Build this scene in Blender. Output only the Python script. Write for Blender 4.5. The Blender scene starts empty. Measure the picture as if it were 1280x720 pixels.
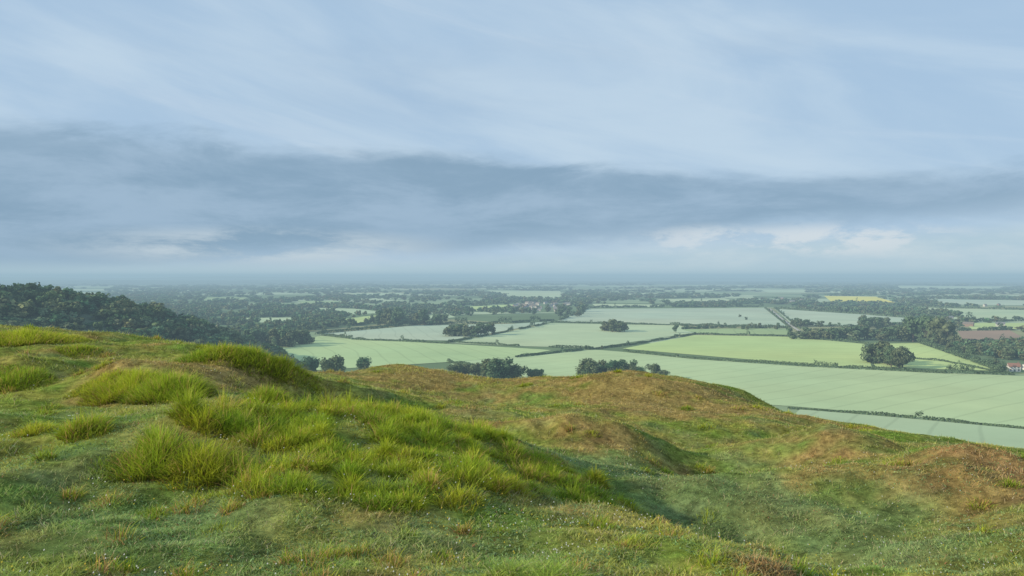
import bpy, math, random
import numpy as np
from mathutils import Vector
R=np.random.default_rng(7); random.seed(7)
scn=bpy.context.scene
scn.view_settings.view_transform='Standard'; scn.view_settings.look='None'; scn.view_settings.exposure=0
COL=scn.collection
F=1280*28/36; PITCH=math.atan(15/F); HP=90.0
# ---------------------------------------------------------------- survey helpers
def ray(px,py):
    cx=(np.asarray(px,float)-640)/F; cy=(360-np.asarray(py,float))/F
    c,s=math.cos(PITCH),math.sin(PITCH)
    return cx, c+cy*s, -s+cy*c
def G(px,py,z=-HP):
    x,y,zz=ray(px,py); t=z/zz
    return x*t,y*t
def atY(px,py,Y):
    x,y,z=ray(px,py); t=Y/y
    return float(x*t),float(Y),float(z*t)
def _h(ix,iy,s):
    n=(ix.astype(np.int64)*374761393+iy.astype(np.int64)*668265263+s*974634777)&0x7fffffff
    n=((n^(n>>13))*1274126177)&0x7fffffff
    return ((n^(n>>16))&0xffff)/65535.0
def vn(x,y,s=0):
    x=np.asarray(x,float);y=np.asarray(y,float)
    ix=np.floor(x);iy=np.floor(y);fx=x-ix;fy=y-iy
    fx=fx*fx*(3-2*fx);fy=fy*fy*(3-2*fy)
    a=_h(ix,iy,s);b=_h(ix+1,iy,s);c=_h(ix,iy+1,s);d=_h(ix+1,iy+1,s)
    return (a*(1-fx)+b*fx)*(1-fy)+(c*(1-fx)+d*fx)*fy
def fbm(x,y,s=0,o=4):
    v=0;a=.5;t=0
    for i in range(o):
        v=v+a*vn(x*2**i+i*17.3,y*2**i+i*9.1,s+i);t+=a;a*=.5
    return v/t
def inpoly(x,y,P):
    x=np.asarray(x,float);y=np.asarray(y,float);r=np.zeros(x.shape,bool);n=len(P)
    for i in range(n):
        x1,y1=P[i];x2,y2=P[(i+1)%n]
        if y1==y2: continue
        c=((y1>y)!=(y2>y))&(x<(x2-x1)*(y-y1)/(y2-y1)+x1); r^=c
    return r
def mesh_np(name,V,Fq,col=None,smooth=False,mats=(),midx=None):
    V=np.ascontiguousarray(V,dtype=np.float32).reshape(-1,3);Fq=np.ascontiguousarray(Fq,dtype=np.int32)
    me=bpy.data.meshes.new(name);n,k=Fq.shape
    me.vertices.add(len(V));me.vertices.foreach_set('co',V.ravel())
    me.loops.add(n*k);me.loops.foreach_set('vertex_index',Fq.ravel())
    me.polygons.add(n);me.polygons.foreach_set('loop_start',np.arange(0,n*k,k,dtype=np.int32))
    for m in mats: me.materials.append(m)
    if midx is not None: me.polygons.foreach_set('material_index',np.asarray(midx,dtype=np.int32))
    me.polygons.foreach_set('use_smooth',np.full(n,smooth,dtype=bool))
    me.update(calc_edges=True)
    if col is not None:
        c=np.ones((len(V),4),np.float32);c[:,:3]=np.asarray(col).reshape(-1,3)
        a=me.attributes.new('Col','FLOAT_COLOR','POINT');a.data.foreach_set('color',c.ravel())
    return me
def obj(name,me,label=None,cat=None,kind=None,parent=None,group=None,loc=None):
    o=bpy.data.objects.new(name,me);COL.objects.link(o)
    if label:o['label']=label
    if cat:o['category']=cat
    if kind:o['kind']=kind
    if group:o['group']=group
    if parent:o.parent=parent
    if loc is not None:o.location=loc
    return o
# ---------------------------------------------------------------- materials
def newmat(name):
    m=bpy.data.materials.new(name);m.use_nodes=True;nt=m.node_tree;nt.nodes.clear();return m,nt
def N(nt,t,**k):
    n=nt.nodes.new(t)
    for a,b in k.items(): setattr(n,a,b)
    return n
def foliage(name,trans=.3,rough=.5,gloss=.04,mult=1.0):
    m,nt=newmat(name);L=nt.links
    at=N(nt,'ShaderNodeAttribute',attribute_name='Col')
    sc=N(nt,'ShaderNodeVectorMath',operation='SCALE');L.new(at.outputs['Color'],sc.inputs[0]);sc.inputs['Scale'].default_value=mult
    d=N(nt,'ShaderNodeBsdfDiffuse');t=N(nt,'ShaderNodeBsdfTranslucent')
    L.new(sc.outputs[0],d.inputs[0]);L.new(sc.outputs[0],t.inputs[0])
    mx=N(nt,'ShaderNodeMixShader');mx.inputs[0].default_value=trans;L.new(d.outputs[0],mx.inputs[1]);L.new(t.outputs[0],mx.inputs[2])
    out=mx.outputs[0]
    if gloss:
        g=N(nt,'ShaderNodeBsdfGlossy');g.inputs['Roughness'].default_value=rough
        m2=N(nt,'ShaderNodeMixShader');m2.inputs[0].default_value=gloss;L.new(mx.outputs[0],m2.inputs[1]);L.new(g.outputs[0],m2.inputs[2]);out=m2.outputs[0]
    o=N(nt,'ShaderNodeOutputMaterial');L.new(out,o.inputs['Surface']);return m
M_leaf=foliage('leaves',.2,.6,0)
M_grass=foliage('grass_blades',.38,.5,.02)
def plain(name,c,rough=.8,scale=3,var=.25):
    m,nt=newmat(name);L=nt.links
    tc=N(nt,'ShaderNodeTexCoord');no=N(nt,'ShaderNodeTexNoise');no.inputs['Scale'].default_value=scale;no.inputs['Detail'].default_value=6
    L.new(tc.outputs['Object'],no.inputs['Vector'])
    r=N(nt,'ShaderNodeValToRGB');e=r.color_ramp.elements
    e[0].position=.3;e[0].color=(*[v*(1-var) for v in c],1);e[1].position=.7;e[1].color=(*[min(1,v*(1+var)) for v in c],1)
    L.new(no.outputs[0],r.inputs[0])
    b=N(nt,'ShaderNodeBsdfPrincipled');b.inputs['Roughness'].default_value=rough;L.new(r.outputs[0],b.inputs['Base Color'])
    o=N(nt,'ShaderNodeOutputMaterial');L.new(b.outputs[0],o.inputs['Surface']);return m
M_bark=plain('bark',(.07,.055,.04),.9,2)
M_white=plain('white_render',(.7,.68,.64),.7,.5,.08)
M_cream=plain('weathered_render',(.5,.48,.43),.7,.5,.08)
M_brick=plain('red_brick',(.24,.17,.14),.85,2)
M_tile=plain('clay_roof_tiles',(.27,.14,.10),.8,1.5)
M_otile=plain('weathered_roof_tiles',(.18,.15,.13),.8,1.5)
M_slate=plain('slate_roof',(.17,.17,.18),.6,1.5)
M_glass=plain('window_glass',(.03,.035,.04),.15,1)
M_door=plain('door_paint',(.05,.09,.08),.5,1)
M_track=plain('chalk_track',(.42,.4,.33),.9,.3)
def fieldmat(name,c,ang=0.0,tram=24.0,amt=.25,patch=.12):
    m,nt=newmat(name);L=nt.links
    tc=N(nt,'ShaderNodeTexCoord');mp=N(nt,'ShaderNodeMapping');mp.inputs['Rotation'].default_value=(0,0,ang)
    L.new(tc.outputs['Object'],mp.inputs['Vector'])
    sp=N(nt,'ShaderNodeSeparateXYZ');L.new(mp.outputs[0],sp.inputs[0])
    w=N(nt,'ShaderNodeTexNoise');w.inputs['Scale'].default_value=.004;L.new(tc.outputs['Object'],w.inputs['Vector'])
    a=N(nt,'ShaderNodeMath',operation='MULTIPLY_ADD');L.new(w.outputs[0],a.inputs[0]);a.inputs[1].default_value=45;L.new(sp.outputs[0],a.inputs[2])
    d=N(nt,'ShaderNodeMath',operation='DIVIDE');L.new(a.outputs[0],d.inputs[0]);d.inputs[1].default_value=tram
    fr=N(nt,'ShaderNodeMath',operation='FRACT');L.new(d.outputs[0],fr.inputs[0])
    pp=N(nt,'ShaderNodeMath',operation='PINGPONG');L.new(fr.outputs[0],pp.inputs[0]);pp.inputs[1].default_value=.5
    mr=N(nt,'ShaderNodeMapRange');mr.inputs[1].default_value=.02;mr.inputs[2].default_value=.07;mr.inputs[3].default_value=1-amt;mr.inputs[4].default_value=1
    L.new(pp.outputs[0],mr.inputs[0])
    n1=N(nt,'ShaderNodeTexNoise');n1.inputs['Scale'].default_value=.008;n1.inputs['Detail'].default_value=7;n1.inputs['Roughness'].default_value=.65
    L.new(tc.outputs['Object'],n1.inputs['Vector'])
    m1=N(nt,'ShaderNodeMapRange');m1.inputs[1].default_value=.3;m1.inputs[2].default_value=.7;m1.inputs[3].default_value=1-patch;m1.inputs[4].default_value=1+patch
    L.new(n1.outputs[0],m1.inputs[0])
    mm=N(nt,'ShaderNodeMath',operation='MULTIPLY');L.new(mr.outputs[0],mm.inputs[0]);L.new(m1.outputs[0],mm.inputs[1])
    n2=N(nt,'ShaderNodeTexNoise');n2.inputs['Scale'].default_value=.0035;n2.inputs['Detail'].default_value=3;L.new(tc.outputs['Object'],n2.inputs['Vector'])
    r=N(nt,'ShaderNodeMix',data_type='RGBA');L.new(n2.outputs[0],r.inputs[0])
    r.inputs[6].default_value=(c[0]*.80,c[1]*.93,c[2]*.95,1);r.inputs[7].default_value=(c[0]*1.20,c[1]*1.07,c[2]*.97,1)
    sc=N(nt,'ShaderNodeVectorMath',operation='SCALE');L.new(r.outputs[2],sc.inputs[0]);L.new(mm.outputs[0],sc.inputs['Scale'])
    b=N(nt,'ShaderNodeBsdfDiffuse');L.new(sc.outputs[0],b.inputs[0])
    o=N(nt,'ShaderNodeOutputMaterial');L.new(b.outputs[0],o.inputs['Surface']);return m
# ---------------------------------------------------------------- hill terrain
rim=[(-260,395,26),(-120,400,25),(0,408,24),(60,413,25),(130,425,26),(220,430,26),(300,442,26),(370,462,28),(430,474,31),(490,461,32),(550,467,33),
     (610,488,34),(680,480,32),(760,467,30),(850,473,30),(930,487,29),(1000,521,27),(1100,536,22),(1200,552,20),(1280,565,19),(1400,590,18),(1600,640,17)]
ctl=[atY(*p) for p in rim]
ctl+=[atY(*p) for p in [(0,720,4.5),(320,720,4.5),(640,720,4.6),(960,720,5),(1280,720,5.6),
 (0,650,5.4),(320,650,5.5),(640,650,6),(900,660,6.8),(1100,660,7.4),(1280,650,7.6),
 (0,600,6.8),(200,592,6.8),(450,594,6.9),(640,606,7.6),(780,598,9),(850,604,9.9),(1000,612,10),(1130,605,10.5),(1280,605,10.6),
 (0,555,8.6),(200,535,8.6),(330,528,8.8),(480,540,9.4),(620,560,10),(720,568,12.5),(900,566,14.5),(1050,560,15.5),(1280,582,14),
 (0,510,11),(150,505,11.5),(300,504,11.3),(450,508,12),(560,520,13.5),(700,525,16),(830,540,18),(960,535,20),
 (0,470,15),(100,480,14),(200,455,15.5),(290,470,14.5),(400,480,15.5),(480,490,19),(600,505,22),(720,506,21),(850,515,23),
 (60,445,18),(250,440,20),(420,477,25),(850,492,27),(1150,563,17)]]
ctl+=[(0,0,-1.7),(-3,1,-1.65),(4,1,-1.9),(0,-8,-1.5),(-15,-8,-1.0),(15,-8,-2.6),(-30,0,-.7),(30,0,-5.5),(-35,15,-.9),(0,-30,-1.5),(-30,-30,-1),(30,-30,-4)]
ctl=np.array(ctl);n=len(ctl)
def U(d2): return .5*d2*np.log(d2+1e-9)
D2=((ctl[:,None,:2]-ctl[None,:,:2])**2).sum(2)
K=U(D2)+np.eye(n)*.3
A=np.zeros((n+3,n+3));A[:n,:n]=K;A[:n,n]=1;A[:n,n+1:]=ctl[:,:2];A[n,:n]=1;A[n+1:,:n]=ctl[:,:2].T
W=np.linalg.solve(A,np.concatenate([ctl[:,2],[0,0,0]]))
def tps(x,y):
    o=np.empty(x.shape)
    for i in range(0,len(x),60000):
        a=x[i:i+60000];b=y[i:i+60000]
        d=(a[:,None]-ctl[None,:,0])**2+(b[:,None]-ctl[None,:,1])**2
        o[i:i+60000]=U(d)@W[:n]+W[n]+W[n+1]*a+W[n+2]*b
    return o
raz=np.array([math.atan2(c[0],c[1]) for c in ctl[:len(rim)]]);rr=np.array([math.hypot(c[0],c[1]) for c in ctl[:len(rim)]])
raz=np.concatenate([[-math.pi,-2.2,-1.5],raz,[1.5,2.2,math.pi]]);rr=np.concatenate([[50,45,34],rr,[22,45,50]])
bumps=[]
def hill0(x,y):
    x=np.asarray(x,float).ravel();y=np.asarray(y,float).ravel()
    r=np.hypot(x,y)+1e-6;az=np.arctan2(x,y);rm=np.interp(az,raz,rr)
    k=np.minimum(1,rm/r)
    z=tps(x*k,y*k)/k
    d=np.maximum(0,r-rm)
    return z-.55*(np.sqrt(d*d+36)-6)
def hill(x,y):
    x=np.asarray(x,float).ravel();y=np.asarray(y,float).ravel()
    z=hill0(x,y)
    r=np.hypot(x,y);u=fbm(x/2.6,y/2.6,3,2);far=np.clip((r-14)/12,0,1)
    z=z+(.34-.14*far)*(u-.5)+(.22-.11*far)*(vn(x/.9,y/.9,5)-.5)+(.10-.05*far)*(vn(x/.33,y/.33,9)-.5)+np.clip(r-9,0,12)*.010*(vn(x/3.0+7,y/3.0,12)-.5)*2
    for bx,by,br,bh in bumps:
        z=z+bh*np.exp(-((x-bx)**2+(y-by)**2)/(br*br))
    return z
def hit(px,py):
    dx,dy,dz=ray(px,py)
    t=np.concatenate([np.arange(2.5,14,.05),np.arange(14,45,.1)])
    zz=hill(dx*t,dy*t);b=np.where(zz>=dz*t)[0]
    i=b[0] if len(b) else np.argmin(dz*t-zz)
    return float(dx*t[i]),float(dy*t[i])
for (px,py,br,bh) in [(1040,556,1.6,.42),(1180,586,1.7,.26),(960,712,.22,.09),(1270,596,1.3,.10),(750,545,1.3,.55),(480,474,2.4,.38),(230,540,.7,.15),(170,480,1.0,.36),(560,600,.5,.08),(1000,605,.7,.15),(30,465,.8,.25),(610,548,1.2,.15),
   (740,590,1.3,-.3),(870,618,1.2,-.55),(1030,658,1.0,-.46),(1140,695,.8,-.36),(620,512,2.4,-.5),(60,500,1.5,-.25),(390,500,1.2,-.3),(940,572,1.6,-.55),(870,496,3.0,.3),(290,462,1.6,.35),(620,489,2.2,-.4),(840,538,1.5,-.35),(770,488,2.6,.25),(1130,625,.9,-.25)]:
    x,y=hit(px,py);bumps.append((x,y,br,bh))
def zones(L): return [(*hit(a,b),r,w) for a,b,r,w in L]
dryz=zones([(850,494,4.0,.6),(940,510,2.5,.4),(760,483,3.5,.5),(490,470,3.0,.7),(560,472,2.4,.5),(290,462,1.8,.65),(370,470,2.0,.35),(1040,548,1.3,.9),(1180,580,1.3,1.0),(1240,600,1.3,.4),(960,712,.24,1.8),
  (700,520,2.0,.2),(600,520,1.6,.2),(900,640,.7,.4),(960,690,.7,.3),(420,700,.6,.25),(230,545,.5,.6),(40,530,.8,.6),(130,430,2.5,.2),(740,545,1.1,.5),(1200,640,.8,.3)])
redz=zones([(1040,550,1.3,.9),(1180,580,1.4,.9),(960,712,.25,1),(230,545,.4,.7),(930,500,2,.5),(700,510,2,.4)])
grnz=zones([(720,575,1.2,.9),(790,590,1.0,.9),(850,610,.9,1),(930,635,.8,1),(1040,660,.8,1),(1130,690,.8,1),(620,690,.8,.4),(100,640,1.2,.4),(300,680,1,.5),(1000,545,2,.4),(640,505,1.5,.4),(1130,625,.9,.6),(20,690,1,.4)])
DRY=np.array([.55,.385,.145]);RED=np.array([.50,.28,.145]);GRN=np.array([.25,.38,.065]);DEW=np.array([.31,.42,.21]);OLV=np.array([.42,.435,.095])
def gcol(x,y):
    dry=.0+1.6*(fbm(x/1.3,y/1.3,21,5)-.47)+.005*np.hypot(x,y)
    for zx,zy,r,w in dryz: dry=dry+w*np.exp(-((x-zx)**2+(y-zy)**2)/(r*r))*.75
    g=np.zeros_like(dry);rd=np.zeros_like(dry)
    for zx,zy,r,w in grnz: g=g+w*np.exp(-((x-zx)**2+(y-zy)**2)/(r*r))
    for zx,zy,r,w in redz: rd=rd+w*np.exp(-((x-zx)**2+(y-zy)**2)/(r*r))
    rd=np.clip(rd+1.6*(fbm(x/.8+9,y/.8,27,3)-.55),0,1)[:,None]
    dry=dry+1.3*(fbm(x/.4,y/.4,25,3)-.5)*np.clip(dry*2,0,1)
    dry=np.clip(dry-.8*np.clip(g,0,1),0,.8)[:,None];g=np.clip(g,0,1)[:,None]
    n2=fbm(x/.6+4,y/.6,33,3)[:,None]
    n2=np.clip((n2-.5)*2.6+.55,0,1)
    base=OLV*(1-n2)+GRN*n2
    dew=np.clip((fbm(x/.7+40,y/.7,51,3)[:,None]-.50)*4,0,1)*.4
    base=base*(1-dew)+DEW*dew
    base=base*(1-g*.6)+DEW*g*.5
    fine=(.48+.6*vn(x/.10,y/.10,71)+.42*vn(x/.4,y/.4,72))[:,None]
    return (base*(1-dry)+(DRY*(1-rd)+RED*rd)*dry)*fine
az=np.concatenate([np.linspace(-math.pi,-.72,90,endpoint=False),np.linspace(-.72,.72,720),np.linspace(.72,math.pi,90)[1:]])
rad=np.concatenate([np.linspace(.3,2.5,8,endpoint=False),np.geomspace(2.5,45,330),np.geomspace(46,400,50)])
AZ,RD=np.meshgrid(az,rad);X=(RD*np.sin(AZ)).ravel();Y=(RD*np.cos(AZ)).ravel();Z=hill(X,Y)
V=np.stack([X,Y,Z],1);na=len(az);nr=len(rad)
i=np.arange(nr-1)[:,None]*na+np.arange(na-1)[None,:];i=i.ravel()
Fq=np.stack([i,i+na,i+na+1,i+1],1)[:, ::-1]
m,nt=newmat('turf');L=nt.links
at=N(nt,'ShaderNodeAttribute',attribute_name='Col');tc=N(nt,'ShaderNodeTexCoord')
no=N(nt,'ShaderNodeTexNoise');no.inputs['Scale'].default_value=9;no.inputs['Detail'].default_value=8;no.inputs['Roughness'].default_value=.7;L.new(tc.outputs['Object'],no.inputs['Vector'])
mr=N(nt,'ShaderNodeMapRange');mr.inputs[1].default_value=.3;mr.inputs[2].default_value=.7;mr.inputs[3].default_value=.2;mr.inputs[4].default_value=.8;L.new(no.outputs[0],mr.inputs[0])
sc=N(nt,'ShaderNodeVectorMath',operation='SCALE');L.new(at.outputs['Color'],sc.inputs[0]);L.new(mr.outputs[0],sc.inputs['Scale'])
bp=N(nt,'ShaderNodeBump');bp.inputs['Distance'].default_value=.05;bp.inputs['Strength'].default_value=.8;L.new(no.outputs[0],bp.inputs['Height'])
b=N(nt,'ShaderNodeBsdfDiffuse');L.new(sc.outputs[0],b.inputs[0]);L.new(bp.outputs[0],b.inputs['Normal'])
o=N(nt,'ShaderNodeOutputMaterial');L.new(b.outputs[0],o.inputs['Surface'])
obj('hill',mesh_np('hill',V,Fq,gcol(X,Y),True,[m]),'humpy grass hilltop of dry and green turf','hill','structure')
# ---------------------------------------------------------------- grass
def blades(x,y,z,L_,W_,dirA,lean,seg,c0,c1,rng,face=None):
    n=len(x);t=np.linspace(0,1,seg+1)
    up=L_[:,None]*t*(1-.35*lean[:,None]*t);hx=L_[:,None]*lean[:,None]*t**1.8
    cx=x[:,None]+np.cos(dirA)[:,None]*hx;cy=y[:,None]+np.sin(dirA)[:,None]*hx;cz=z[:,None]+up-.01
    sa=rng.uniform(0,math.pi,n);w=W_[:,None]*((1-t)**.7*.93+.07)*.5
    sx=np.cos(sa)[:,None]*w;sy=np.sin(sa)[:,None]*w
    V=np.empty((n,seg+1,2,3),np.float32)
    V[:,:,0,0]=cx-sx;V[:,:,0,1]=cy-sy;V[:,:,1,0]=cx+sx;V[:,:,1,1]=cy+sy;V[:,:,0,2]=cz;V[:,:,1,2]=cz
    C=np.empty((n,seg+1,2,3),np.float32)
    C[:]=(c0[:,None,:]*(1-t[None,:,None])+c1[:,None,:]*t[None,:,None])[:,:,None,:]
    b=(np.arange(n)*(seg+1)*2)[:,None]+(np.arange(seg)*2)[None,:];b=b.ravel()
    return V.reshape(-1,3),np.stack([b,b+1,b+3,b+2],1),C.reshape(-1,3)
def cat(parts):
    Vs=[];Fs=[];Cs=[];o=0
    for v,f,c in parts: Vs.append(v);Fs.append(f+o);Cs.append(c);o+=len(v)
    return np.concatenate(Vs),np.concatenate(Fs),np.concatenate(Cs)
def scatter(n,r0,r1,rng,a=.74):
    r=np.exp(rng.uniform(math.log(r0),math.log(r1),n));t=rng.uniform(-a,a,n)
    return r*np.sin(t),r*np.cos(t),r
def jitter(c,rng,v=.3,h=.1):
    n=len(c);return c*(1+rng.uniform(-v,v,(n,1)))*(1+rng.uniform(-h,h,(n,3)))
x,y,r=scatter(700000,2.6,46,R)
cl=fbm(x/.22,y/.22,61,2);ro=np.clip((fbm(x/.9+11,y/.9,66,3)-.52)*6,0,1)*(.2+.7*(x<.1*y))
z=hill(x,y);g0=gcol(x,y);g0=g0*(1-.4*ro[:,None])+np.array([.38,.50,.06])*.4*ro[:,None];c=jitter(g0,R,.38)
straw=R.random(len(x))<.08;c[straw]=np.array([.6,.52,.32])*R.uniform(.7,1.1,(straw.sum(),1))
Lh=(.014+.062*np.clip(cl-.25,0,1))*R.uniform(.6,1.6,len(x))*(1+.010*r)*(1+1.3*ro*(cl>.42))
ln=R.uniform(.4,1.5,len(x));da=R.uniform(0,6.28,len(x));Wd=.0032+.00072*r
parts=[]
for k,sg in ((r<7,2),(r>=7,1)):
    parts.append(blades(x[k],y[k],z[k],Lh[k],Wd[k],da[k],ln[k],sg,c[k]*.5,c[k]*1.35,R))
x,y,r=scatter(140000,2.6,14,R);q=vn(x/.5,y/.5,77);k=q>.42;x,y,r=x[k],y[k],r[k]
c=jitter(np.tile([.26,.38,.15],(len(x),1)),R,.5);rd_=R.random(len(x))<.05;c[rd_]=[.42,.22,.1]
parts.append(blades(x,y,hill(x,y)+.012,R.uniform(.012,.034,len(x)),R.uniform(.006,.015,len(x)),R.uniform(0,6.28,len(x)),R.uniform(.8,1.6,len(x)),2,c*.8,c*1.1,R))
# tall tussock grass
def tussock(cx,cy,rad,Lm,nb,rng,dry=.12):
    a=rng.uniform(0,6.28,nb);q=rng.random(nb)**.62*rad*(1+.25*np.sin(a*2+cx*9))
    x=cx+q*np.cos(a);y=cy+q*np.sin(a);z=hill(x,y)
    prof=np.clip(1-.58*(q/rad)**1.5,.25,1)
    Ln=Lm*prof*rng.uniform(.45,1.3,nb)
    d=np.arctan2(.6*np.sin(a)*q/rad+rng.normal(0,.5,nb)-.05,.6*np.cos(a)*q/rad+rng.normal(0,.5,nb)+.12)
    lean=np.clip(.35+.6*q/rad+rng.normal(0,.3,nb),.05,1.5)
    tint=rng.uniform(0,1)
    gg=(np.array([.30,.52,.04])*(1-tint)+np.array([.54,.66,.05])*tint)*(1-rng.random((nb,1))*.55)
    dd=rng.random(nb)<dry;gg[dd]=np.array([.64,.46,.18])*rng.uniform(.6,1.1,(dd.sum(),1))
    dist=math.hypot(cx,cy)
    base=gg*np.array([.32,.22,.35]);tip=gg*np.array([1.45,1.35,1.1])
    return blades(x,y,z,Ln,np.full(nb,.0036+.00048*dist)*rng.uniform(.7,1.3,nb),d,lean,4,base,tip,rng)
x,y,r=scatter(480,3,30,R);pr=fbm(x/1.6+3,y/1.6,97,2)+.12*(x<0);k=pr>.5
for a,b_,q in zip(x[k],y[k],r[k]): parts.append(tussock(a,b_,R.uniform(.07,.18)*(1+.03*q),R.uniform(.06,.13)*(1+.02*q),int(R.uniform(70,190)),R,R.choice([.05,.5])))
V,Fq,C=cat(parts)
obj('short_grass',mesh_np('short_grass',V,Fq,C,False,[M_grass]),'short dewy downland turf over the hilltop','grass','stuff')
# seed stalks
x,y,r=scatter(60000,3,44,R);g=gcol(x,y);dr=g[:,0]/g[:,1];k=R.random(len(x))<np.clip((dr-1.15)*1.6,.06,1);x,y,r,g=x[k],y[k],r[k],g[k]
c=jitter(np.tile([.52,.38,.24],(len(x),1)),R,.3)
V,Fq,C=blades(x,y,hill(x,y),R.uniform(.04,.12,len(x)),.002+.0006*r,R.normal(.2,1,len(x)),R.uniform(.05,.6,len(x)),3,g*.8,c,R)
obj('seed_stalks',mesh_np('seed_stalks',V,Fq,C,False,[M_grass]),'reddish dry grass seed stalks over the humps','grass stalks','stuff')
poly=[(165,560),(200,533),(330,522),(430,518),(560,530),(640,562),(710,590),(800,620),(650,618),(600,625),(540,638),(470,642),(400,632),(330,624),(290,602),(215,594),(165,578)]
wp=[hit(*p) for p in poly]
xs=[p[0] for p in wp];ys=[p[1] for p in wp];cs=[];tries=0
while len(cs)<195 and tries<14000:
    tries+=1
    a,b_=R.uniform(min(xs),max(xs)),R.uniform(min(ys),max(ys))
    if inpoly(np.array([a]),np.array([b_]),wp)[0] and vn(np.array([a/.5]),np.array([b_/.5]),130)[0]>.12 and all((a-u)**2+(b_-v)**2>.16**2 for u,v in cs): cs.append((a,b_))
parts=[]
for a,b_ in cs:
    q=np.clip((a-wp[0][0])/(max(xs)-wp[0][0]),0,1)
    parts.append(tussock(a,b_,R.uniform(.10,.28),R.choice([.15,.19,.24,.31])*R.uniform(.85,1.15)*(1.1-.5*q),int(R.uniform(350,700)),R,R.choice([.03,.06,.2])))
V,Fq,C=cat(parts)
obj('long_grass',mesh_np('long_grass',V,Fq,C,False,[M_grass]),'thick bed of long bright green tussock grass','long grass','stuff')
for (px,py,rd,Lm,nb) in [(165,494,.62,.36,5000),(212,496,.6,.40,4500),(130,484,.5,.2,2200),(20,480,.6,.24,3000),(335,502,.4,.28,1800),(105,542,.3,.24,1200),(30,427,1.2,.32,5500),(75,425,.7,.18,2000),
    (280,443,.7,.26,3000),(320,450,.7,.28,3000),(352,459,.7,.26,2600),(100,438,.6,.16,1400),(430,512,.35,.18,1000),(40,542,.3,.15,900),(520,545,.35,.2,1200),(250,448,.6,.18,1400),(200,587,.38,.38,1800),(255,592,.35,.34,1700)]:
    a,b_=hit(px,py);v,f,c=tussock(a,b_,rd,Lm,nb,R,.1)
    z0=float(hill([a],[b_])[0]);v=v-np.array([a,b_,z0],np.float32)
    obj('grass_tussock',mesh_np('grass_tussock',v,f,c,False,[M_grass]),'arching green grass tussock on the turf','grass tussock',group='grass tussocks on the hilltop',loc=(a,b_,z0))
# buttercups
x,y,r=scatter(3200,3,16,R);k=(vn(x/1.1,y/1.1,90)>.5);x,y,r=x[k],y[k],r[k];nf=len(x);z=hill(x,y)+R.uniform(.04,.09,nf)
s=.003+.0004*r;V=np.stack([np.stack([x-s,y,z],1),np.stack([x,y-s,z-.003],1),np.stack([x+s,y,z],1),np.stack([x,y+s,z+.006],1)],1).reshape(-1,3)
c=np.tile([.7,.55,.06],(nf,1));wq=R.random(nf)<.6;c[wq]=[.7,.7,.64]
obj('wild_flowers',mesh_np('wild_flowers',V,np.arange(nf*4).reshape(-1,4),np.repeat(c,4,0),False,[M_grass]),'tiny yellow and white wild flowers scattered in turf','wild flowers','stuff')
# ---------------------------------------------------------------- valley floor
m,nt=newmat('valley_ground');L=nt.links
tc=N(nt,'ShaderNodeTexCoord');mp=N(nt,'ShaderNodeMapping');mp.inputs['Rotation'].default_value=(0,0,.35);mp.inputs['Scale'].default_value=(1/620,1/420,1)
L.new(tc.outputs['Object'],mp.inputs[0])
vo=N(nt,'ShaderNodeTexVoronoi');vo.inputs['Scale'].default_value=1;vo.inputs['Randomness'].default_value=.8;L.new(mp.outputs[0],vo.inputs['Vector'])
sp=N(nt,'ShaderNodeSeparateColor');L.new(vo.outputs['Color'],sp.inputs[0])
rp=N(nt,'ShaderNodeValToRGB');rp.color_ramp.interpolation='CONSTANT';e=rp.color_ramp.elements
e[0].position=0;e[0].color=(.14,.20,.10,1);e[1].position=.3;e[1].color=(.26,.34,.19,1)
for p,c in [(.5,(.16,.23,.11,1)),(.62,(.40,.48,.30,1)),(.86,(.28,.29,.15,1))]:
    q=e.new(p);q.color=c
L.new(sp.outputs[0],rp.inputs[0])
no=N(nt,'ShaderNodeTexNoise');no.inputs['Scale'].default_value=.01;no.inputs['Detail'].default_value=8;L.new(tc.outputs['Object'],no.inputs['Vector'])
mr=N(nt,'ShaderNodeMapRange');mr.inputs[3].default_value=.7;mr.inputs[4].default_value=1.3;L.new(no.outputs[0],mr.inputs[0])
sc=N(nt,'ShaderNodeVectorMath',operation='SCALE');L.new(rp.outputs[0],sc.inputs[0]);L.new(mr.outputs[0],sc.inputs['Scale'])
b=N(nt,'ShaderNodeBsdfDiffuse');L.new(sc.outputs[0],b.inputs[0]);o=N(nt,'ShaderNodeOutputMaterial');L.new(b.outputs[0],o.inputs['Surface'])
gx=np.concatenate([-np.geomspace(60,48000,24)[::-1],np.geomspace(60,48000,24)])
GX,GY=np.meshgrid(gx,gx);i=(np.arange(47)[:,None]*48+np.arange(47)[None,:]).ravel()
obj('ground',mesh_np('ground',np.stack([GX.ravel(),GY.ravel(),np.full(GX.size,-HP)],1),np.stack([i,i+1,i+49,i+48],1),None,False,[m]),'flat farmland valley floor reaching the horizon','ground','structure')
PALE=(.45,.54,.34);GRY=(.44,.52,.39);BRT=(.47,.58,.25);MID=(.34,.44,.22)
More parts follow.
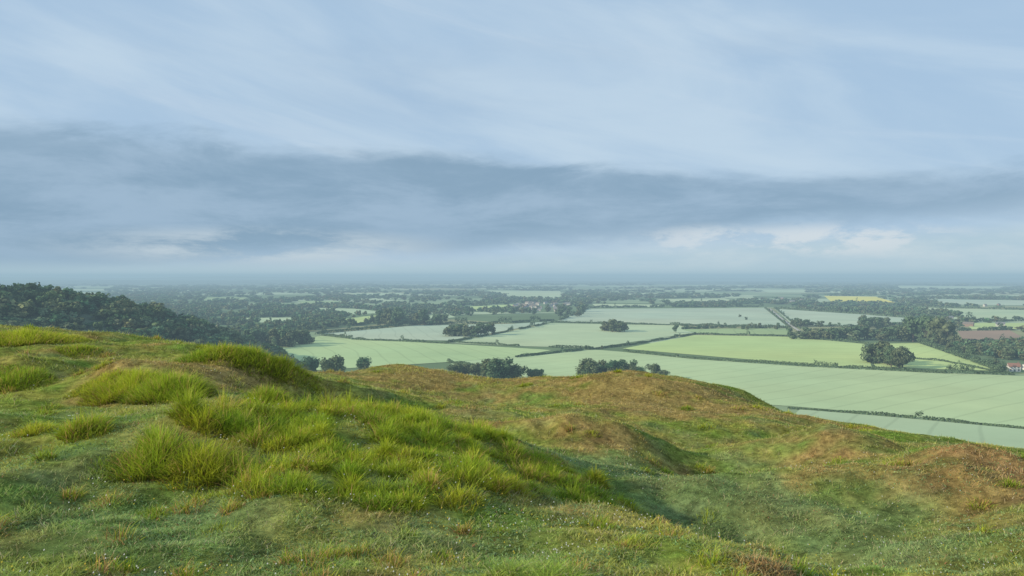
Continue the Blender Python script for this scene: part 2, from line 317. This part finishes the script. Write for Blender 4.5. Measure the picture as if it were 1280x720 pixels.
fields=[([(560,452),(650,446),(740,437),(1010,458),(1270,470),(1500,475),(1500,560),(1280,534),(1130,520),(1000,509),(600,480)],(.44,.545,.31),.9,'pale green barley field below the hill'),
([(1000,512),(1130,523),(1280,537),(1500,560),(1500,640),(900,600)],(.40,.49,.31),.3,'dewy grey green field beyond a low hedge'),
([(778,436),(868,419),(985,421),(1080,430),(1090,460),(1010,456)],BRT,1.0,'sunlit bright green crop field with tramlines'),
([(1095,430),(1148,429),(1252,464),(1150,461),(1092,460)],BRT,-.4,'bright green wedge of crop beside trees'),
([(735,386),(955,385),(985,409),(850,406),(695,402)],GRY,.5,'pale silvery green field'),
([(560,429),(690,404),(850,407),(868,416),(742,435),(650,433)],PALE,-.9,'pale green field around a tree clump'),
([(395,418),(520,407),(640,405),(690,402),(640,412),(560,426),(440,424)],GRY,.7,'pale dewy field with small copse'),
([(335,436),(400,420),(560,430),(660,436),(690,438),(640,447),(560,453),(350,466)],(.42,.54,.28),.2,'pale green meadow field'),
([(415,400),(492,392),(500,398),(445,406)],BRT,.2,'small bright paddock between woods'),
([(390,385),(440,386),(495,391),(440,393)],PALE,.2,'small bright paddock between woods'),
([(608,363),(700,364),(706,373),(650,374)],PALE,.5,'distant pale field among woods'),
([(575,384),(650,380),(655,385),(590,389)],BRT,.5,'small pale field beside village'),
([(968,386),(1075,393),(1140,398),(1140,405),(1060,408),(990,406)],GRY,.5,'pale green field beyond the track'),
([(1030,370),(1095,371),(1125,380),(1040,378)],(.78,.70,.16),.1,'distant yellow rapeseed field'),
([(1130,384),(1290,388),(1300,400),(1200,402),(1150,395)],PALE,.3,'pale green distant field'),
([(1197,414),(1262,413),(1282,424),(1205,428)],(.34,.24,.18),.3,'bare reddish brown ploughed field'),
([(905,411),(985,411),(988,419),(872,417),(852,412)],MID,.6,'narrow green field strip'),
([(820,374),(905,373),(925,378),(850,379)],PALE,.6,'distant green field'),
([(1150,374),(1300,376),(1300,382),(1180,381)],GRY,.6,'distant grey green field'),
([(1205,404),(1330,404),(1330,412),(1215,412)],BRT,.6,'sunlit green field behind woods'),
([(950,362),(1010,362),(1010,366),(960,366)],PALE,.6,'distant green field'),
([(740,380),(830,381),(820,384),(745,384)],PALE,.6,'thin distant pale field'),
([(370,376),(430,377),(425,381),(380,380)],MID,.6,'distant clearing in woods'),
([(520,396),(560,393),(570,397),(530,400)],PALE,.6,'small clearing in woods'),
([(300,398),(370,397),(360,403),(310,404)],PALE,.6,'small clearing in woods'),
([(420,367),(500,366),(510,369),(430,370)],PALE,.6,'small distant clearing in woods'),
([(1110,357),(1240,358),(1240,361),(1130,361)],PALE,.6,'far pale field strip'),
([(250,372),(310,372),(300,376),(255,376)],MID,.6,'distant clearing in woods')]
FP=[[(640,380),(712,379),(712,390),(640,390)]]
for k,(P,c,a,lab) in enumerate(fields):
    FP.append(P);pts=[G(*p) for p in P];me=bpy.data.meshes.new('field')
    me.from_pydata([(q[0],q[1],-HP+.25+.02*k) for q in pts],[],[list(range(len(pts)))][:1]);me.materials.append(fieldmat('crop_field',c,a+ k*.37,24,.12));me.update()
    if me.polygons[0].normal.z<0: me.flip_normals()
    obj('field',me,lab,'field','structure')
# ---------------------------------------------------------------- foliage builders
def leafquads(P,Nn,S,rng):
    n=len(P);Nn=Nn/np.linalg.norm(Nn,axis=1,keepdims=True);q=rng.normal(size=(n,3))
    u=np.cross(Nn,q);u/=np.linalg.norm(u,axis=1,keepdims=True);v=np.cross(Nn,u);S=S[:,None]*.5
    V=np.stack([P-u*S-v*S*.7,P+u*S*.8-v*S,P+u*S+v*S*.8,P-u*S*.7+v*S],1).reshape(-1,3)
    return V,np.arange(n*4).reshape(-1,4)
LEAF=np.array([.108,.165,.088])
def crown(rng,nl,nface,size,bottom=.18,wid=.42):
    """unit-height crown with uneven lobes"""
    cs=[];rs=[]
    for i in range(nl):
        h=rng.uniform(bottom+.12,.86);w=wid*math.sin(math.pi*min(1,max(.15,(h-bottom*.3))))**.6
        a=rng.uniform(0,6.28);q=w*rng.uniform(.2,.85);cs.append((q*math.cos(a),q*math.sin(a),h));rs.append(rng.uniform(.12,.21))
    cs=np.array(cs);rs=np.array(rs);k=rng.integers(0,nl,nface);d=rng.normal(size=(nface,3));d/=np.linalg.norm(d,axis=1,keepdims=True)
    P=cs[k]+d*(rs[k]*rng.uniform(.55,1.1,nface))[:,None];P[:,2]=np.maximum(P[:,2],.03)
    V,Fq=leafquads(P,d+rng.normal(0,.45,(nface,3)),size*rng.uniform(.6,1.3,nface),rng)
    lob=rng.uniform(.8,1.25,nl)[k]*rng.uniform(.85,1.15,nface)
    C=LEAF*lob[:,None];C[:,0]*=rng.uniform(.8,1.3);return V,Fq,np.repeat(C,4,0)
def tube(p0,p1,r0,r1,k=6):
    p0=np.array(p0,float);p1=np.array(p1,float);d=p1-p0;d/=np.linalg.norm(d);u=np.cross(d,[0.3,1,.1]);u/=np.linalg.norm(u);v=np.cross(d,u)
    a=np.linspace(0,2*math.pi,k,endpoint=False)
    V=np.concatenate([p0+r0*(np.cos(a)[:,None]*u+np.sin(a)[:,None]*v),p1+r1*(np.cos(a)[:,None]*u+np.sin(a)[:,None]*v)])
    i=np.arange(k);j=(i+1)%k;return V,np.stack([i,j,j+k,i+k],1),np.tile([.07,.055,.04],(2*k,1))
def trunkparts(rng):
    P=[tube((0,0,-.03),(0,0,.3),.035,.026),tube((0,0,.29),(.01,.01,.6),.026,.012)]
    for i in range(5):
        a=rng.uniform(0,6.28);h=rng.uniform(.2,.42);P.append(tube((0,0,h),(.22*math.cos(a),.22*math.sin(a),h+rng.uniform(.15,.3)),.014,.005,5))
    return cat(P)
near=[];far=[]
for i in range(5):
    rg=np.random.default_rng(100+i);t=trunkparts(rg);c=crown(rg,15+i,1500,.055,.15 if i<3 else .05,.40 if i!=2 else .28)
    near.append((mesh_np('trunk',*t,False,[M_bark]),mesh_np('crown',*c,False,[M_leaf])))
    c=crown(rg,12,420,.10,.08,.42 if i!=2 else .28);v,f,cc=cat([t,c])
    far.append(mesh_np('tree',v,f,cc,False,[M_bark,M_leaf],np.r_[np.zeros(len(t[1])),np.ones(len(c[1]))]))
TM=[crown(np.random.default_rng(200+i),7,80,.22,.0,.5) for i in range(8)]
TS=[crown(np.random.default_rng(300+i),4,26,.36,.0,.6) for i in range(8)]
TH=[crown(np.random.default_rng(350+i),12,260,.13,.0,.5) for i in range(6)]
def mass(x,y,z,h,w,T,rng,vr=.18):
    k=rng.integers(0,len(T),len(x));o=0;Vs=[];Fs=[];Cs=[]
    for i in range(len(T)):
        s=np.where(k==i)[0]
        if not len(s):continue
        v,f,c=T[i];a=rng.uniform(0,6.28,len(s));ca,sa=np.cos(a)[:,None],np.sin(a)[:,None]
        VX=(v[None,:,0]*ca-v[None,:,1]*sa)*w[s][:,None]+x[s][:,None];VY=(v[None,:,0]*sa+v[None,:,1]*ca)*w[s][:,None]+y[s][:,None];VZ=v[None,:,2]*h[s][:,None]+z[s][:,None]
        Vs.append(np.stack([VX,VY,VZ],2).reshape(-1,3));Fs.append((f[None]+(np.arange(len(s))*len(v))[:,None,None]).reshape(-1,4)+o)
        Cs.append((c[None]*(rng.uniform(1-vr,1+vr,len(s))[:,None,None])*np.stack([rng.uniform(.85,1.25,len(s)),np.ones(len(s)),rng.uniform(.8,1.1,len(s))],1)[:,None,:]).reshape(-1,3));o+=len(s)*len(v)
    return np.concatenate(Vs),np.concatenate(Fs),np.concatenate(Cs)
def wood(poly,dens,th,label,sc=1.0,avoid=True,seed=0,ns=(60,6),sm=False):
    xs=[p[0] for p in poly];ys=[p[1] for p in poly];n=int((max(xs)-min(xs))*(max(ys)-min(ys))*dens)
    rg=np.random.default_rng(400+seed)
    px=rg.uniform(min(xs),max(xs),n);py=rg.uniform(min(ys),max(ys),n);k=inpoly(px,py,poly)&(fbm(px/ns[0]+seed*3.1,py/ns[1],80+seed,3)>th)
    if avoid:
        for P in FP: k&=~inpoly(px,py,P)
    px,py=px[k],py[k];x,y=G(px,py);D=np.hypot(x,y)
    h=rg.uniform(9,15,len(x))*sc;w=np.maximum(h*1.0,D*.0080*1.0)*rg.uniform(.8,1.3,len(x))
    v,f,c=mass(x,y,np.full(len(x),-HP),h,w,TS if sm else TM,rg)
    obj('woodland',mesh_np('woodland',v,f,c*1.1,False,[M_leaf]),label,'woodland','stuff')
wood([(130,361),(330,358),(490,362),(640,366),(740,372),(735,386),(650,392),(560,396),(540,408),(470,404),(392,413),(330,430),(290,440),(120,430)],.18,.38,'dense dark broadleaf woods across the valley',1,True,1,(60,4))
wood([(-200,349.5),(1500,349.5),(1500,361),(-200,361)],.30,.50,'far blue bands of woodland near horizon',1.1,True,2,(110,2.2),True)
wood([(640,361),(1500,361),(1500,384),(960,384),(730,385),(640,375)],.18,.49,'scattered woods and treelines across farmland',.9,True,3,(90,2.6))
wood([(1185,432),(1290,428),(1380,428),(1380,456),(1290,450),(1240,448),(1200,440)],.11,.2,'dark mixed wood beside the ploughed field',.7,True,4)
wood([(1040,386),(1180,390),(1200,397),(1150,396),(1030,390)],.3,.2,'dark line of trees between fields',1,False,5)
wood([(985,384),(1500,398),(1500,420),(1280,416),(1140,408),(985,408)],.06,.45,'hedgerow trees among far fields',.8,True,6)
# ---------------------------------------------------------------- wooded hill
sp=[(-1200,500,6),(-620,640,-8)]+[atY(*p) for p in [(0,366,720),(45,368,740),(90,377,770),(130,388,810),(165,401,870),(195,413,920),(220,427,970)]]
sp=np.array(sp,float)
def wh(x,y):
    best=np.full(x.shape,-1e9)
    for a,b_ in zip(sp[:-1],sp[1:]):
        d=b_[:2]-a[:2];t=np.clip(((x-a[0])*d[0]+(y-a[1])*d[1])/(d@d),0,1)
        ds=np.hypot(x-a[0]-t*d[0],y-a[1]-t*d[1]);z=a[2]+t*(b_[2]-a[2])-.40*(np.sqrt(ds*ds+30**2)-30)
        best=np.maximum(best,z)
    return best+12*(fbm(x/70,y/70,8,3)-.5)
gx=np.linspace(-1300,-150,150);gy=np.linspace(250,1500,150);GX,GY=np.meshgrid(gx,gy);Z=np.maximum(wh(GX.ravel(),GY.ravel()),-HP-3)
i=(np.arange(149)[:,None]*150+np.arange(149)[None,:]).ravel()
obj('wooded_hill',mesh_np('wooded_hill',np.stack([GX.ravel(),GY.ravel(),Z],1),np.stack([i,i+1,i+151,i+150],1),None,True,[plain('woodland_floor',(.05,.08,.04),.9,.05)]),'steep hillside under dark broadleaf wood','hill','structure')
x=R.uniform(-1000,-200,9000);y=R.uniform(300,1150,9000);z=wh(x,y);k=(z>-HP+1)&(x/y<-.28)&(x/y>-.9);x,y,z=x[k],y[k],z[k]
h=R.uniform(7,16,len(x));v,f,c=mass(x,y,z-3,h,h*R.uniform(.9,1.8,len(x)),TH,R,.35)
obj('hillside_woodland',mesh_np('hillside_woodland',v,f,c,False,[M_leaf]),'dense dark trees covering the steep hillside','woodland','stuff')
# ---------------------------------------------------------------- single trees
SPEC=[]
def T(px,py,hp,n=1,dx=0,dy=0,w=1.0,lab='broadleaf tree with rounded dark green crown'):
    for i in range(n): SPEC.append((px+random.uniform(-dx,dx),py+random.uniform(-dy,dy),hp*random.uniform(.8,1.15),w*random.uniform(.9,1.2),lab))
T(588,420,15,16,28,1.5,1.1,'dark tree in a small field copse')
T(770,414,14,12,17,1.5,1.1,'dark tree in a round field copse');T(845,416,11)
for k in range(14): T(1087+k*3.2,452+k*.7,24,1,2,2,1,'tall dense tree in a field-edge row')
for k in range(20): T(1140+k*3.0,426+k*.35,27 if k<17 else 16,1,2,2,.9,'tall tree in a dark belt')
for k in range(26): T(988+k*5.9,423+.1*k,12+k*.2,1,3,1.5,1.3,'rounded tree on a field boundary')
T(1010,409,9,8,25,2,1.2,'hedgerow tree beside pale field');T(1110,410,14,12,34,3,1.1,'hedgerow tree beside pale field')
T(345,432,21,18,34,2,1.2,'dark tree at the meadow edge');T(375,428,14,5,15,2);T(505,405,18,12,30,3,1,'dark tree in a mixed copse');T(540,405,12,6,20,2)
T(390,476,28,3,7,1,1.1,'dark tree showing above the hill brow');T(417,480,36,2,4,1,1.1,'dark tree showing above the hill brow');T(455,476,28,2,4,1,1.1,'dark tree showing above the hill brow')
T(595,473,19,8,26,2,1.3,'bushy tree below the hill brow');T(632,484,35,7,20,3,1.2,'large bushy tree below the hill brow');T(665,480,23,3,8,2,1.2,'bushy tree below the hill brow')
T(757,474,24,12,28,1.5,1.4,'dense tree showing above the mound');T(800,475,18,6,18,1.5,1.4,'dense tree showing above the mound');T(825,475,15,3,6,1,1.3)
T(740,437,5,3,15,1);T(900,411,7,6,45,1.5);T(960,411,7,4,20,1.5)
T(1225,441,10,12,40,2,1.2,'dark tree beside the brown field');T(1265,448,13,8,20,3,1.2,'dark tree behind the white house');T(1245,457,9,4,10,2)
T(675,391,8,16,38,3);T(480,398,10,7,20,4);T(715,392,12,8,18,5);T(400,412,9,5,20,3);T(1275,462,8,2,6,1);T(930,400,5,2,10,5);T(1200,462,4,3,12,1)
SPEC.sort(key=lambda s:-s[1]);print('trees',len(SPEC))
SPEC=SPEC[:298]
for k,(px,py,hp,w,lab) in enumerate(SPEC):
    x,y=G(px,py);x=float(x);y=float(y);h=max(4,hp*math.hypot(x,y)/F*.97);i=random.randrange(5)
    s=(h*w,h*w,h);rz=random.uniform(0,6.28)
    if k<60:
        e=obj('tree',None,lab,'tree',group='trees across the farmland',loc=(x,y,-HP));e.scale=s;e.rotation_euler[2]=rz
        obj('trunk',near[i][0],parent=e);obj('crown',near[i][1],parent=e)
    else:
        e=obj('tree',far[i],lab,'tree',group='trees across the farmland',loc=(x,y,-HP));e.scale=s;e.rotation_euler[2]=rz
# ---------------------------------------------------------------- hedges
def hedge(P,h=2.6,w=3.0,gap=.0,lab='dark clipped field boundary hedge'):
    pts=np.array([G(*p) for p in P],float);seg=np.hypot(*(pts[1:]-pts[:-1]).T);Ltot=seg.sum();cum=np.r_[0,np.cumsum(seg)]
    D=np.hypot(*pts.mean(0));ls=max(.9,D*.0011);nq=int(min(9000,Ltot*(2*h+w)/(ls*ls)*1.7))
    t=R.uniform(0,Ltot,nq);hv=h*(.6+.9*vn(t/14,t*0,int(Ltot)))*(1+1.4*(vn(t/40+5,t*0,3)>.78))
    k=vn(t/30,t*0+2,int(Ltot)+1)>=gap;t=t[k];hv=hv[k]
    x=np.interp(t,cum,pts[:,0]);y=np.interp(t,cum,pts[:,1]);j=np.clip(np.searchsorted(cum,t)-1,0,len(seg)-1);d=(pts[1:]-pts[:-1])/seg[:,None];nx,ny=-d[j,1],d[j,0]
    a=R.uniform(0,math.pi,len(t));ox=np.cos(a)*w*.5*R.uniform(.5,1.1,len(t));oz=np.sin(a)**.6*hv*R.uniform(.6,1.05,len(t))
    Pp=np.stack([x+nx*ox,y+ny*ox,-HP+.1+oz],1);Nn=np.stack([nx*np.cos(a),ny*np.cos(a),np.sin(a)+.1],1)+R.normal(0,.4,(len(t),3))
    o0=Pp[0].copy() if len(Pp) else np.zeros(3);o0[2]=-HP
    v,f=leafquads(Pp-o0,Nn,ls*R.uniform(.7,1.3,len(t)),R);c=LEAF*R.uniform(.7,1.4,(len(t),1))
    obj('hedge',mesh_np('hedge',v,f,np.repeat(c,4,0),False,[M_leaf]),lab,'hedge',group='field boundary hedges',loc=o0)
for P,h,w,g in [([(780,440),(868,449),(1000,458),(1100,463),(1180,467),(1268,469)],2.8,3,0),([(985,511),(1060,516),(1130,522),(1290,537),(1400,548)],1.6,2.2,0),
 ([(742,437),(790,431),(870,418)],2.6,3,.1),([(868,418),(985,421),(1085,430)],2.6,3,0),([(1150,428),(1200,446),(1256,466)],5.5,7,0),([(1120,447),(1180,452),(1250,466)],2,2,.3),
 ([(560,428),(650,433),(740,436)],2.6,3,.1),([(645,447),(700,441),(742,437)],2.8,4,.1),([(560,429),(640,414),(690,404)],3,4,.15),([(440,425),(500,427),(560,430)],3,4,.1),([(400,419),(440,424)],4,5,0),
 ([(690,403),(770,405),(850,407)],3,3,.1),([(850,407),(985,410)],4,4,.1),([(735,386),(700,401)],4,4,.1),([(956,385),(988,410)],2.5,2.5,.3),([(968,385),(1000,411)],2.5,2.5,.2),
 ([(735,385),(850,384),(955,384)],6,6,.1),([(395,418),(520,406),(640,404),(692,401)],4,5,.1),([(968,386),(1075,393),(1140,398)],5,6,.1),([(990,407),(1060,409),(1140,406)],4,5,.1),
 ([(852,412),(905,410),(985,411)],4,4,.2),([(380,462),(340,434)],4,5,0),([(575,390),(655,386)],6,6,.1),([(1130,384),(1290,388)],6,6,.1),([(1150,396),(1200,403),(1300,401)],6,6,.1),
 ([(1197,429),(1282,426)],4,5,0),([(1197,414),(1262,413)],5,6,.1),([(1030,369),(1095,370)],8,10,.1),([(1040,379),(1125,381)],6,8,.1),([(608,362),(700,363)],8,10,.1),([(415,401),(445,407),(500,399)],6,6,0),
 ([(560,453),(600,461),(640,470)],3,4,0),([(1092,461),(1095,430)],3,3,.3),([(820,373),(905,372)],8,10,.1),([(850,380),(925,379)],8,10,.1),([(1150,373),(1300,375)],8,10,.1)]:
    hedge(P,h,w,g)
# track
def ribbon(P,w,z,name,mat,lab):
    pts=np.array([G(*p) for p in P]);v=[];f=[]
    for i,p in enumerate(pts):
        d=pts[min(i+1,len(pts)-1)]-pts[max(i-1,0)];d/=np.linalg.norm(d);nn=np.array([-d[1],d[0]])*w/2
        v+=[(*(p+nn),z),(*(p-nn),z)]
        if i: f.append([2*i-2,2*i-1,2*i+1,2*i])
    obj(name,mesh_np(name,np.array(v),np.array(f),None,False,[mat]),lab,name,'structure')
ribbon([(962,386),(975,397),(994,411),(1010,421)],5,-HP+.9,'track',M_track,'pale farm track between two hedges')
# ---------------------------------------------------------------- houses
def box(x0,x1,y0,y1,z0,z1):
    v=np.array([(a,b,c) for c in (z0,z1) for a,b in ((x0,y0),(x1,y0),(x1,y1),(x0,y1))],float)
    return v,np.array([[3,2,1,0],[4,5,6,7],[0,1,5,4],[1,2,6,5],[2,3,7,6],[3,0,4,7]])
def gable(Lx,Wy,h,rh):
    v=[(-Lx/2,-Wy/2,0),(Lx/2,-Wy/2,0),(Lx/2,Wy/2,0),(-Lx/2,Wy/2,0),(-Lx/2,-Wy/2,h),(Lx/2,-Wy/2,h),(Lx/2,Wy/2,h),(-Lx/2,Wy/2,h),(-Lx/2,0,h+rh),(Lx/2,0,h+rh)]
    f=[(0,1,5,4),(1,2,6,5),(2,3,7,6),(3,0,4,7),(5,6,9),(7,4,8)];return v,f
def roofm(Lx,Wy,h,rh):
    e=.4;s=rh/(Wy/2);v=[];t=.25
    for dz in (0.03,t):
        v+=[(-Lx/2-e,-Wy/2-e,h-e*s+dz),(Lx/2+e,-Wy/2-e,h-e*s+dz),(Lx/2+e,0,h+rh+dz),(-Lx/2-e,0,h+rh+dz),(Lx/2+e,Wy/2+e,h-e*s+dz),(-Lx/2-e,Wy/2+e,h-e*s+dz)]
    f=[(6,7,8,9),(9,8,10,11),(0,3,2,1),(3,5,4,2),(0,1,7,6),(5,11,10,4),(1,2,8,7),(2,4,10,8),(0,6,9,3),(3,9,11,5)];return v,f
def pm(name,v,f,mats,mi=None):
    me=bpy.data.meshes.new(name);me.from_pydata([tuple(a) for a in v],[],[tuple(int(q) for q in a) for a in f])
    for q in mats: me.materials.append(q)
    if mi is not None:
        for p,q in zip(me.polygons,mi): p.material_index=q
    me.update();return me
def house(px,py,Lx,Wy,h,rh,wm,rm,rot,lab):
    x,y=G(px,py);e=obj('house',None,lab,'house',loc=(float(x),float(y),-HP));e.rotation_euler[2]=rot;e['group']='houses in the valley'
    obj('wall',pm('wall',*gable(Lx,Wy,h,rh),[wm]),parent=e);rf=obj('roof',pm('roof',*roofm(Lx,Wy,h,rh),[rm]),parent=e)
    obj('chimney',pm('chimney',*box(Lx/2-1.6,Lx/2-.6,-.45,.45,h+rh-.8,h+rh+1.4),[M_brick]),parent=rf)
    n=max(2,int(Lx//3))
    for st in (0,1):
        if h<3.2 and st: continue
        for i in range(n):
            cx=-Lx/2+(i+.5)*Lx/n;z0=.9+st*2.6
            if st==0 and i==n//2: obj('door',pm('door',*box(cx-.5,cx+.5,-Wy/2-.06,-Wy/2+.05,0.02,2.1),[M_door]),parent=e)
            else: obj('window',pm('window',*box(cx-.6,cx+.6,-Wy/2-.04,-Wy/2+.05,z0,z0+1.25),[M_glass]),parent=e)
house(1267,464,10,6.5,4.8,2.8,M_white,M_tile,-.25,'white house with steep orange tiled roof')
house(1283,462,8,6,3,2.6,M_white,M_slate,.3,'low white outbuilding with slate roof')
v,f=gable(11,7,5,3);n1=len(v);v2,f2=roofm(11,7,5,3);vv=list(v)+list(v2);ff=list(f)+[tuple(q+n1 for q in a) for a in f2];mi=[0]*len(f)+[1]*len(f2)
HM=[pm('house',vv,ff,[a,b_],mi) for a,b_ in ((M_cream,M_otile),(M_brick,M_otile),(M_cream,M_slate),(M_brick,M_slate))]
labs=['small pale house with clay roof in village','small brick house with clay roof in village','small pale house with slate roof','small brick house with slate roof']
for k in range(58):
    if k<44: px,py=random.uniform(642,710),random.uniform(380,390)
    elif k<50: px,py=random.uniform(960,1010),random.uniform(372,380)
    else: px,py=random.uniform(1130,1260),random.choice([400,409,413,383])+random.uniform(-1,1)
    x,y=G(px,py);i=random.choice([0,0,1,2,2,3]);e=obj('house',HM[i],labs[i],'house',group='houses in the valley',loc=(float(x),float(y),-HP));s=random.uniform(.85,1.15);e.scale=(s*random.uniform(.9,1.5),s,s);e.rotation_euler[2]=random.uniform(-.8,.8)
# ---------------------------------------------------------------- distant hills
for D,hm,seed,lab in ((11000,34,1,'low wooded ridge before the horizon'),(16000,80,2,'long blue ridge on the horizon'),(24000,98,3,'faint far hills on the horizon')):
    a=np.linspace(-.85,.85,400);top=hm*(.3+1.1*fbm(a*6+seed*5,a*0,seed,4)*(1-.25*(a>.2)))
    if seed==1: top*=np.clip(1.2-a*1.2,.3,1.2)
    rows=[(-2500,0),(-900,.6),(-200,.92),(0,1),(300,.9),(2500,0)];v=[]
    for dr,k in rows:
        v.append(np.stack([(D+dr)*np.sin(a),(D+dr)*np.cos(a),-HP-1+top*k+(0 if k==0 else 3*R.random(400))],1))
    v=np.concatenate(v);i=(np.arange(5)[:,None]*400+np.arange(399)[None,:]).ravel()
    obj('distant_hills',mesh_np('distant_hills',v,np.stack([i,i+1,i+401,i+400],1),None,True,[plain('far_woods',(.07,.10,.06),.9,.003,.6)]),lab,'hills','structure')
# ---------------------------------------------------------------- haze box (object sky), its emission stands in for scattered light
K=1/5400
m,nt=newmat('air_haze');L=nt.links
ab=N(nt,'ShaderNodeVolumeAbsorption');ab.inputs['Color'].default_value=(0,0,0,1);ab.inputs['Density'].default_value=K
em=N(nt,'ShaderNodeEmission');em.inputs[0].default_value=(.335,.49,.585,1);em.inputs[1].default_value=K
ad=N(nt,'ShaderNodeAddShader');L.new(ab.outputs[0],ad.inputs[0]);L.new(em.outputs[0],ad.inputs[1])
o=N(nt,'ShaderNodeOutputMaterial');L.new(ad.outputs[0],o.inputs['Volume'])
v,f=box(-50000,50000,-50000,50000,-150,30)
obj('sky',pm('sky',v,f,[m]),'hazy layer of blue morning air','sky','structure')
# ---------------------------------------------------------------- world
S=Vector((-.92,-.26,.37)).normalized();el=math.asin(S.z);rot=math.atan2(S.x,S.y)
w=bpy.data.worlds.new('World');scn.world=w;w.use_nodes=True;nt=w.node_tree;nt.nodes.clear();L=nt.links
sky=N(nt,'ShaderNodeTexSky',sky_type='NISHITA',sun_disc=False,sun_elevation=el,sun_rotation=rot);sky.air_density=1;sky.dust_density=1
tc=N(nt,'ShaderNodeTexCoord');sx=N(nt,'ShaderNodeSeparateXYZ');L.new(tc.outputs['Generated'],sx.inputs[0])
def M(op,a,b=None,c=None,clamp=False):
    n=N(nt,'ShaderNodeMath',operation=op,use_clamp=clamp)
    for i,q in enumerate((a,b,c)):
        if q is None: continue
        if isinstance(q,(int,float)): n.inputs[i].default_value=q
        else: L.new(q,n.inputs[i])
    return n.outputs[0]
AZ_=M('ARCTAN2',sx.outputs[0],sx.outputs[1]);EL=M('ARCSINE',sx.outputs[2])
def cv(a,b,off=0,sh=0.):
    n=N(nt,'ShaderNodeCombineXYZ');L.new(M('MULTIPLY',AZ_,a),n.inputs[0]);L.new(M('MULTIPLY',M('MULTIPLY_ADD',AZ_,sh,EL),b),n.inputs[1]);n.inputs[2].default_value=off;return n.outputs[0]
def noise(a,b,off,det=6,rough=.55,dist=0.,sh=0.):
    n=N(nt,'ShaderNodeTexNoise');n.inputs['Scale'].default_value=1;n.inputs['Detail'].default_value=det;n.inputs['Roughness'].default_value=rough;n.inputs['Distortion'].default_value=dist
    L.new(cv(a,b,off,sh),n.inputs['Vector']);return n.outputs[0]
def ss(x,a,b,lo=0,hi=1):
    n=N(nt,'ShaderNodeMapRange',interpolation_type='SMOOTHSTEP');L.new(x,n.inputs[0]);n.inputs[1].default_value=a;n.inputs[2].default_value=b;n.inputs[3].default_value=lo;n.inputs[4].default_value=hi;return n.outputs[0]
def mix(f,a,b):
    n=N(nt,'ShaderNodeMix',data_type='RGBA')
    if isinstance(f,(int,float)): n.inputs[0].default_value=f
    else: L.new(f,n.inputs[0])
    for i,q in ((6,a),(7,b)):
        if isinstance(q,tuple): n.inputs[i].default_value=(q[0]*10,q[1]*10,q[2]*10,1)
        else: L.new(q,n.inputs[i])
    return n.outputs[2]
def blob(a0,e0,ra,re):
    d=M('SQRT',M('ADD',M('POWER',M('DIVIDE',M('SUBTRACT',AZ_,a0),ra),2.0),M('POWER',M('DIVIDE',M('SUBTRACT',EL,e0),re),2.0)))
    return ss(d,1.0,.25)
n_big=noise(2.0,8,1.3,5);n_fine=noise(5.0,20,4.1,10,.64,.25);n_wisp=noise(2.6,10,9.2,7,.55,.5,.25);n_cir=noise(2.2,22,12.4,8,.62,.6,.22)
veil=mix(ss(n_wisp,.33,.70),(.41,.575,.765),(.545,.69,.83))
veil=mix(M('MULTIPLY',ss(n_cir,.55,.74),.25),veil,(.66,.76,.86))
base=mix(.91,sky.outputs[0],veil)
pert=M('ADD',M('MULTIPLY',M('SUBTRACT',n_big,.5),.045),M('MULTIPLY',M('SUBTRACT',n_fine,.5),.060))
E2=M('ADD',EL,pert)
top=M('MULTIPLY_ADD',AZ_,-.050,.143);bot=M('MULTIPLY_ADD',AZ_,.055,.032)
mt=ss(M('SUBTRACT',E2,top),.010,-.020);mb=ss(M('SUBTRACT',E2,bot),-.014,.020)
band=M('MULTIPLY',mt,mb)
dark=mix(ss(n_fine,.36,.66),(.235,.365,.50),(.335,.47,.615))
dark=mix(ss(n_big,.45,.70,0,.5),dark,(.37,.51,.65))
low=M('MULTIPLY',ss(M('SUBTRACT',E2,bot),.06,.0),ss(AZ_,.45,-.2))
dark=mix(M('MULTIPLY',low,.55),dark,(.23,.36,.49))
thin=ss(AZ_,-.1,.6,.95,.82)
c1=mix(M('MULTIPLY',band,thin),base,dark)
c1=mix(M('MULTIPLY',M('MULTIPLY',ss(n_big,.5,.68),ss(EL,.16,.24)),.18),c1,(.34,.46,.61))
hz=mix(ss(n_fine,.35,.65),(.46,.61,.70),(.58,.69,.74))
c1=mix(ss(M('SUBTRACT',EL,M('MULTIPLY',bot,.9)),.008,-.018,0,.92),c1,hz)
cu=noise(16,44,2.7,9,.62,.2)
lit=M('MULTIPLY',ss(cu,.42,.58),M('MAXIMUM',M('MULTIPLY',blob(.24,.044,.12,.024),.8),blob(.38,.042,.20,.026)))
c1=mix(M('MULTIPLY',lit,.8),c1,(.70,.755,.79))
lit2=M('MULTIPLY',ss(n_fine,.36,.56),blob(-.30,.034,.28,.030))
c1=mix(M('MULTIPLY',lit2,.8),c1,(.63,.71,.755))
c1=mix(ss(EL,.022,.002,0,.7),c1,(.50,.64,.70))
bg=N(nt,'ShaderNodeBackground');bg.inputs[1].default_value=.1;L.new(c1,bg.inputs[0])
o=N(nt,'ShaderNodeOutputWorld');L.new(bg.outputs[0],o.inputs[0])
sl=bpy.data.lights.new('sun','SUN');sl.energy=5.0;sl.angle=math.radians(1.2);sl.color=(1,.86,.64)
so=bpy.data.objects.new('sun',sl);COL.objects.link(so);so.rotation_euler=S.to_track_quat('Z','Y').to_euler()
cam=bpy.data.cameras.new('camera');cam.lens=28;cam.sensor_width=36;cam.clip_start=.1;cam.clip_end=200000
co=bpy.data.objects.new('camera',cam);COL.objects.link(co);co.rotation_euler=(math.pi/2-PITCH,0,0);scn.camera=co
